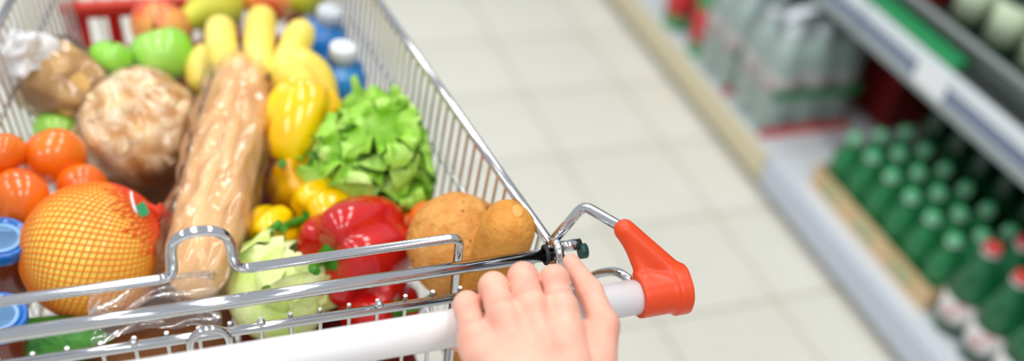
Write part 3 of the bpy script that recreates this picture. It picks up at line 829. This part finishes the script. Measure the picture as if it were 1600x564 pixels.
# loose end of the bag spread out near the gate
c00, c10, c01, c11 = P(135, 470, .885), P(335, 425, .90), P(150, 540, .865), P(350, 520, .865)
V, F = [], []; n = 44
for i in range(n + 1):
    for k in range(n + 1):
        s, q = i / n, k / n
        p = c00.lerp(c10, s).lerp(c01.lerp(c11, s), q) - O
        h = 0.016 * abs(nz((q * 2.2 + s * .7, s * .5, 0), 3.0, 2)) + 0.006 * nz((q * 3 + s, s * .8, 0), 4.5, 4) + 0.010 * math.sin(math.pi * s)
        p = p + Vector((0.008 * nz((s, q, 0), 3, 8), 0.012 * nz((s, q, 0), 3, 11), h))
        V.append(p)
for i in range(n):
    for k in range(n):
        a_ = i * (n + 1) + k; F.append((a_, a_ + n + 1, a_ + n + 2, a_ + 1))
link('bag_end', (V, F), 'bag_film_loose', bgd)

# ---- round nut loaf in bag
t = place('bagged_nut_loaf', 'round pale loaf covered with nuts in a clear bag left of the baguette', 'bread', 218, 196, .885, (0.1, -0.35, 1))
R = 90 * mpp(t.location)
link('loaf', blob(R, R * 1.05, R * .68, .10, 26, 4, 0.9, 40, 56), 'nut_loaf', t)
rr = random.Random(5); nut = blob(.0105, .0075, .005, .3, 90, 3, nu=8, nv=10)
nm = None
for k in range(60):
    u = math.acos(1 - rr.random() * 1.1); v = rr.random() * 6.283
    q = Vector((math.sin(u) * math.cos(v), math.sin(u) * math.sin(v), math.cos(u)))
    if nm is None: o = link('nut_piece', nut, 'nut', t); nm = o.data
    else: o = bpy.data.objects.new('nut_piece', nm); COL.objects.link(o); o.parent = t
    o.location = (q.x * R * .98, q.y * R * 1.03, q.z * R * .68); o.rotation_mode = 'QUATERNION'
    o.rotation_quaternion = aim((q.x, q.y, q.z * 1.8), rr.random() * 6); s = rr.uniform(.7, 1.3); o.scale = (s, s, s)
def fn(u, v):
    p = Vector((R * 1.10 * math.sin(u) * math.cos(v), R * 1.16 * math.sin(u) * math.sin(v), R * .82 * math.cos(u)))
    return p * (1 + 0.15 * (abs(nz(p, 24, 2)) * 1.5 - .3) + 0.03 * nz(p, 60, 5))
link('plastic_bag', sph(fn, 50, 70), 'bag_film', t)

# ---- brown loaf in bag with knotted end, upper left
A2, B2 = P(54, 106, .922), P(138, 152, .905); C2 = (A2 + B2) / 2
t = thing('bagged_loaf', 'brown loaf in a clear bag with white knotted end at upper left', 'bread', C2, aim(B2 - A2, 0.4))
Ln = (B2 - A2).length / 2 + 0.022
link('loaf', blob(.041, .041, Ln, .06, 24, 8, 0.85, 30, 36), 'brown_loaf', t)
link('plastic_bag', blob(.0455, .0455, Ln + .006, .20, 34, 6, 0.9, 44, 50), 'bag_film', t)
kq = P(34, 92, .95) - C2; kq = aim(B2 - A2, 0.4).inverted() @ kq
def fn(u, v):
    p = Vector((.031 * math.sin(u) * math.cos(v), .031 * math.sin(u) * math.sin(v), .030 * math.cos(u)))
    return p * (1 + .55 * nz(p, 55, 4) + .25 * nz(p, 130, 2)) + kq
link('bag_knot', sph(fn, 36, 44), 'bag_knot', t)

# ---- leafy heads
def leaf(L, W, a0, curl, ruf, cup, seed, nu=22, nv=18, frill=0.16, thick=0.0):
    V, F = [], []; p = Vector((0, 0, 0)); rs = random.Random(seed); ph = rs.random() * 6; f1 = rs.uniform(2.2, 3.4)
    mids = []
    for i in range(nu + 1):
        a_ = a0 + curl * (i / nu) ** 1.3; mids.append((p.copy(), a_))
        p = p + Vector((0, math.sin(a_), math.cos(a_))) * (L / nu)
    for i in range(nu + 1):
        u = i / nu; c, a_ = mids[i]
        w_ = W * (0.16 + 0.84 * math.sin(math.pi * min(1, u * .62 + .0)) ** 1.1) * (1 if u < .8 else math.sqrt(max(0.0, 1 - ((u - .8) / .22) ** 2)))
        nr = Vector((0, math.cos(a_), -math.sin(a_))); tg_ = Vector((0, math.sin(a_), math.cos(a_)))
        for k in range(nv + 1):
            v = 2 * k / nv - 1; e = abs(v)
            ww = w_ * (1 + frill * e * math.sin(11 * u * f1 / 2.5 + ph + (2 if v > 0 else 0)) + frill * .6 * e * math.sin(29 * u + ph * 2 + v))
            h = ruf * W * (e ** 1.6) * (math.sin(6.3 * f1 * u + ph + (1.7 if v > 0 else 0)) + .45 * math.sin(15 * u * f1 + ph * 3)) * min(1, u * 2.5)
            tip = max(0, (u - .7) / .3)
            h += ruf * W * tip * math.sin(7 * v + ph) * .8 - cup * W * v * v
            h += 0.05 * W * nz((v * 2, u * 3, 0), 2.2, seed)
            V.append(c + Vector((1, 0, 0)) * ww * v + nr * h + tg_ * (tip * frill * .5 * L * math.sin(9 * v + ph) * .5))
    for i in range(nu):
        for k in range(nv):
            a_ = i * (nv + 1) + k; F.append((a_, a_ + 1, a_ + nv + 2, a_ + nv + 1))
    return V, F
lt = place('lettuce', 'frilly bright green leaf lettuce against the right basket wall', 'lettuce', 598, 256, .900, (-.16, -.30, .95))
rr = random.Random(11)
for ring, (n, tilt, L, W, m_) in enumerate(((7, 1.10, .092, .046, 'lettuce_deep'), (8, .80, .094, .044, 'lettuce'), (7, .48, .086, .040, 'lettuce'), (5, .20, .074, .034, 'lettuce'))):
    for k in range(n):
        az = 2 * math.pi * (k + 0.5 * ring + rr.uniform(-.2, .2)) / n
        o = link('leaf', leaf(L * rr.uniform(.85, 1.1), W * rr.uniform(.9, 1.15), 0, rr.uniform(.3, .9), .30, -.12, ring * 20 + k, 30, 22, .24), m_, lt)
        o.rotation_euler = (-(tilt + rr.uniform(-.12, .12)) * -1 * -1, 0, az)
        o.location = (0, 0, -.035 + 0.012 * ring)
        mw_ = Matrix.Translation(lt.location) @ lt.rotation_quaternion.to_matrix().to_4x4() @ Matrix.Translation(o.location) @ o.rotation_euler.to_matrix().to_4x4()
        mi_ = mw_.inverted()
        for vv in o.data.vertices:                       # leaves press against the wire wall from inside
            q = mw_ @ vv.co; lim = xr(q.y, q.z) - .005
            if q.x > lim - .012:
                q.x = lim - .012 + .012 * math.tanh((q.x - lim + .012) / .03); vv.co = mi_ @ q
link('core', blob(.022, .022, .03, .1, 40, 1, nu=12, nv=16), 'lettuce', lt).location = (0, 0, -.03)

nt_ = place('cabbage', 'pale green cabbage with crinkled leaves lying behind the gate', 'cabbage', 432, 462, .855, (.35, .15, .5))
link('heart', blob(.052, .046, .044, .08, 26, 4, nu=24, nv=30), 'napa', nt_)
rr = random.Random(4)
for k in range(9):
    az = 2 * math.pi * (k + rr.uniform(-.25, .25)) / 9
    a_ = rr.uniform(.95, 1.1)
    o = link('leaf', leaf(.118, .046, a_, -1.9 + rr.uniform(-.2, .3), .07, .30, 70 + k, frill=.03), 'napa', nt_)
    o.rotation_euler = (0, 0, az); o.location = (0, 0, -.045)
    link('rib', tube([(0, .004 + .115 * s_ * math.sin(a_ * .9) * .62, .004 + .05 * s_) for s_ in (0, .3, .6)], [.006, .004, .002], 8), 'napa_rib', o)

# ---- carrots under the lettuce, seeded roll, bread end
t = thing('carrot', 'orange carrot end between the lettuce and the seeded roll', 'carrot', P(668, 340, .90), aim((.25, .55, -.45)))
link('root', lathe([(0.0, .045), (.006, .044), (.012, .03), (.016, .0), (.0175, -.014), (.016, -.022), (.009, -.026), (0.0, -.0265)][::-1], 20), 'carrot', t)
t = thing('carrot', 'smaller orange carrot lying below the lettuce beside the red pepper', 'carrot', P(640, 350, .875), aim((.5, .5, -.25)))
link('root', lathe([(0.0, .06), (.006, .055), (.011, .03), (.0145, .0), (.014, -.014), (.008, -.02), (0.0, -.021)][::-1], 20), 'carrot', t)

t = place('seeded_roll', 'round golden bread roll with dark seeds in the right rear corner', 'bread', 715, 382, .925, (-.1, -.3, .95), .3)
k = mpp(t.location); R = 80 * k
link('crumb', blob(R * 1.0, R * 1.0, R * .98, .06, 30, 12, .95, 40, 50), 'seed_roll', t)
sd_me = None; rr = random.Random(9); sv = blob(.0017, .0010, .0007, nu=6, nv=8)
for k in range(70):
    u = math.acos(1 - rr.random() * 1.3); v = rr.random() * 6.283
    q = Vector((math.sin(u) * math.cos(v), math.sin(u) * math.sin(v), math.cos(u)))
    if sd_me is None: o = link('seed', sv, 'seed', t); sd_me = o.data
    else: o = bpy.data.objects.new('seed', sd_me); COL.objects.link(o); o.parent = t
    o.location = q * R * 1.0; o.rotation_mode = 'QUATERNION'; o.rotation_quaternion = aim(q, rr.random() * 6)
    o.scale = (1, 1, 1)
E1 = Vector((0.2515, 0.586, 0.998)); E0 = Vector((0.236, 0.603, 0.83))
t = thing('bread_stick', 'smooth brown bread end standing up beside the seeded roll', 'bread', E0, aim(E1 - E0, 0.5))
L = (E1 - E0).length
prof = [(0.0, -.03), (.014, -.028), (.0225, -.012), (.0255, .01)] + [(.0258, L * .5), (.0252, L * .8), (.0245, L), (.0225, L + .010), (.0165, L + .017), (.008, L + .0205), (0.0, L + .021)]
v, f = lathe(prof, 36); v = [tuple(Vector(p) * (1 + .025 * nz(p, 40, 3))) for p in v]
link('crust', (v, f), 'crust', t)
link('scar', blob(.0075, .005, .0012, .2, 90, 1, nu=10, nv=14), 'crust_scar', t).location = (0.002, -0.004, L + .0205)

# ---- blue bottles by the right wall
def blue_bottle(px, py, z, label):
    top = P(px, py, z); R = .034; base = Vector((min(top.x, xr(top.y, ZB) - R - .010), top.y + .004, ZB + .009))
    t = thing('blue_bottle', label, 'bottle', base, aim(top - base)); H = (top - base).length + .006
    link('body', lathe([(R * .8, 0), (R, .012), (R, H * .55), (R * .95, H * .60), (R, H * .64), (R * .99, H * .79), (R * .78, H * .875), (.0135, H * .90), (.0135, H * .93)], 24), 'blue_liquid', t)
    link('cap', lathe([(.0165, H * .905), (.0165, H * .99), (.015, H)], 20), 'cap_white', t)
blue_bottle(536, 78, .935, 'blue bottle with white cap, the nearer one beside the bananas')
blue_bottle(515, 20, .915, 'blue bottle with white cap, the farther one at the top picture edge')

# ---- red slotted panel on the cart's front wall
yb = 1.247
bx0 = PY(104, 10, yb).x - .006; bx1 = 0.175; bz1 = PY(200, 1, yb).z; bz0 = 0.79
zl, zh = PY(160, 77, yb).z, PY(160, 28, yb).z
sw = 0.024; s0 = PY(141, 50, yb).x; step = PY(190, 50, yb).x - s0
m = MB(); x = bx0
m.add(box(bx0, bx1, yb, yb + .006, bz0, zl)); m.add(box(bx0, bx1, yb, yb + .006, zh, bz1 - .008))
while s0 + sw < bx1 - 0.012:
    m.add(box(x, s0, yb, yb + .006, zl, zh)); x = s0 + sw; s0 += step
m.add(box(x, bx1, yb, yb + .006, zl, zh))
fpn = cp('front_panel', m, 'red_plastic', smooth=False); fpn['label'] = 'red plastic front panel with tall slots'
link('panel_rim', off(bevbox(bx0 - .004, bx1 + .004, yb - .008, yb + .008, bz1 - .014, bz1, .003), CD), 'red_rim', fpn, smooth=False)

# ================================================================== HAND on the handle
def hv(px, py, z): return np.array(P(px, py, z))
WR = hv(862, 610, 1.030); WR2 = hv(842, 640, 1.024)
mcp = {'i': hv(878, 484, 1.044), 'm': hv(830, 482, 1.046), 'r': hv(786, 498, 1.043), 'l': hv(741, 528, 1.033)}
pip = {'i': hv(866, 438, 1.034), 'm': hv(817, 434, 1.036), 'r': hv(771, 449, 1.034), 'l': hv(730, 477, 1.024)}
rad = {'i': (.0116, .0108, .0092), 'm': (.0118, .0110, .0094), 'r': (.0113, .0106, .0090), 'l': (.0104, .0096, .0082)}
def hand(G):
    r = np.sqrt((G[..., 1] - HY) ** 2 + (G[..., 2] - HZ) ** 2)
    fing = None
    for q in 'imrl':
        a_, b_ = mcp[q], pip[q]; R1, R2, R3 = rad[q]
        x = b_[0]; sc_ = {'i': 1.0, 'm': 1.05, 'r': 1.0, 'l': .85}[q]
        dip = np.array((x - 0.001, b_[1] + 0.002, b_[2] - 0.027 * sc_))
        tip = np.array((x - 0.002, HY + 0.006, HZ - HR - 0.0105))
        dd = s_min(s_caps(G, a_, b_, R1, R2), s_caps(G, b_, dip, R2, R3), 0.004)
        dd = s_min(dd, s_caps(G, dip, tip, R3, R3 * .88), 0.004)
        # knuckle swelling
        dd = s_min(dd, np.linalg.norm(G - b_ - np.array((0, 0.0005, 0.0008)), axis=-1) - R2 * 1.04, 0.003)
        fing = dd if fing is None else np.minimum(fing, dd)
    palm = None
    bases = {'i': hv(893, 590, 1.032), 'm': hv(866, 600, 1.034), 'r': hv(838, 604, 1.032), 'l': hv(812, 606, 1.026)}
    for q in 'imrl':
        dd = s_caps(G, mcp[q] - np.array((0, .001, .0035)), bases[q], 0.0128, 0.0165)
        palm = dd if palm is None else s_min(palm, dd, 0.010)
    tri1 = s_tri(G, mcp['i'] - (0, .012, .008), mcp['l'] - (0, .010, .007), bases['m'], 0.0105); palm = s_min(palm, tri1, 0.008)
    # soft extensor tendons over the back
    for q in 'imr':
        palm = s_min(palm, s_caps(G, mcp[q] + np.array((0, -.002, .0072)), bases[q] + np.array((0, 0, .0115)), 0.0028, 0.0022), 0.006)
    d_ = s_min(palm, fing, 0.003)
    # knuckle heads
    for q in 'imrl':
        d_ = s_min(d_, np.linalg.norm(G - mcp[q] - np.array((0, 0.001, 0.0022)), axis=-1) - rad[q][0] * .97, 0.005)
    # thumb along the top of the bar
    t0, t1, t2, t3 = hv(932, 572, 1.026), hv(943, 507, 1.033), hv(922, 455, 1.031), hv(892, 410, 1.027)
    th = s_min(s_caps(G, t0, t1, .0150, .0112), s_caps(G, t1, t2, .0112, .0098), .005)
    th = s_min(th, s_caps(G, t2, t3, .0098, .0072), .004)
    d_ = s_min(d_, th, 0.002)
    d_ = s_min(d_, s_tri(G, mcp['i'] - (0, .012, .012), t1 - (0, .004, .004), t0, 0.008), 0.006)
    # wrist and forearm, a little flattened
    el = np.array((0.240, 0.16, 0.995))
    w1 = s_min(s_caps(G, hv(880, 605, 1.028), hv(868, 690, 1.016), .0185, .0205), s_caps(G, hv(832, 608, 1.026), hv(825, 690, 1.014), .0185, .0205), 0.012)
    d_ = s_min(d_, w1, 0.014)
    fa = s_caps(G, (np.array(hv(868, 690, 1.016)) + np.array(hv(825, 690, 1.014))) / 2, el, .027, .036)
    d_ = s_min(d_, fa, 0.02)
    return np.maximum(d_, -(r - HR - 0.0002))
HVs, HFs = surface_nets(hand, (0.12, 0.10, 0.92), (0.345, 0.56, 1.085), 0.0014)
for _ in range(3):                                       # light smoothing, keeps creases
    acc = np.zeros_like(HVs); cnt = np.zeros(len(HVs))
    for i in range(4):
        np.add.at(acc, HFs[:, i], HVs[HFs[:, (i + 1) % 4]]); np.add.at(cnt, HFs[:, i], 1)
        np.add.at(acc, HFs[:, (i + 1) % 4], HVs[HFs[:, i]]); np.add.at(cnt, HFs[:, (i + 1) % 4], 1)
    HVs = HVs * 0.45 + 0.55 * acc / cnt[:, None]
ho = Vector((0.25, 0.44, 1.03))
pn = thing('person', 'bare left hand and forearm gripping the white cart handle', 'person', ho)
link('body', off((HVs.tolist(), HFs), ho), 'skin', pn)
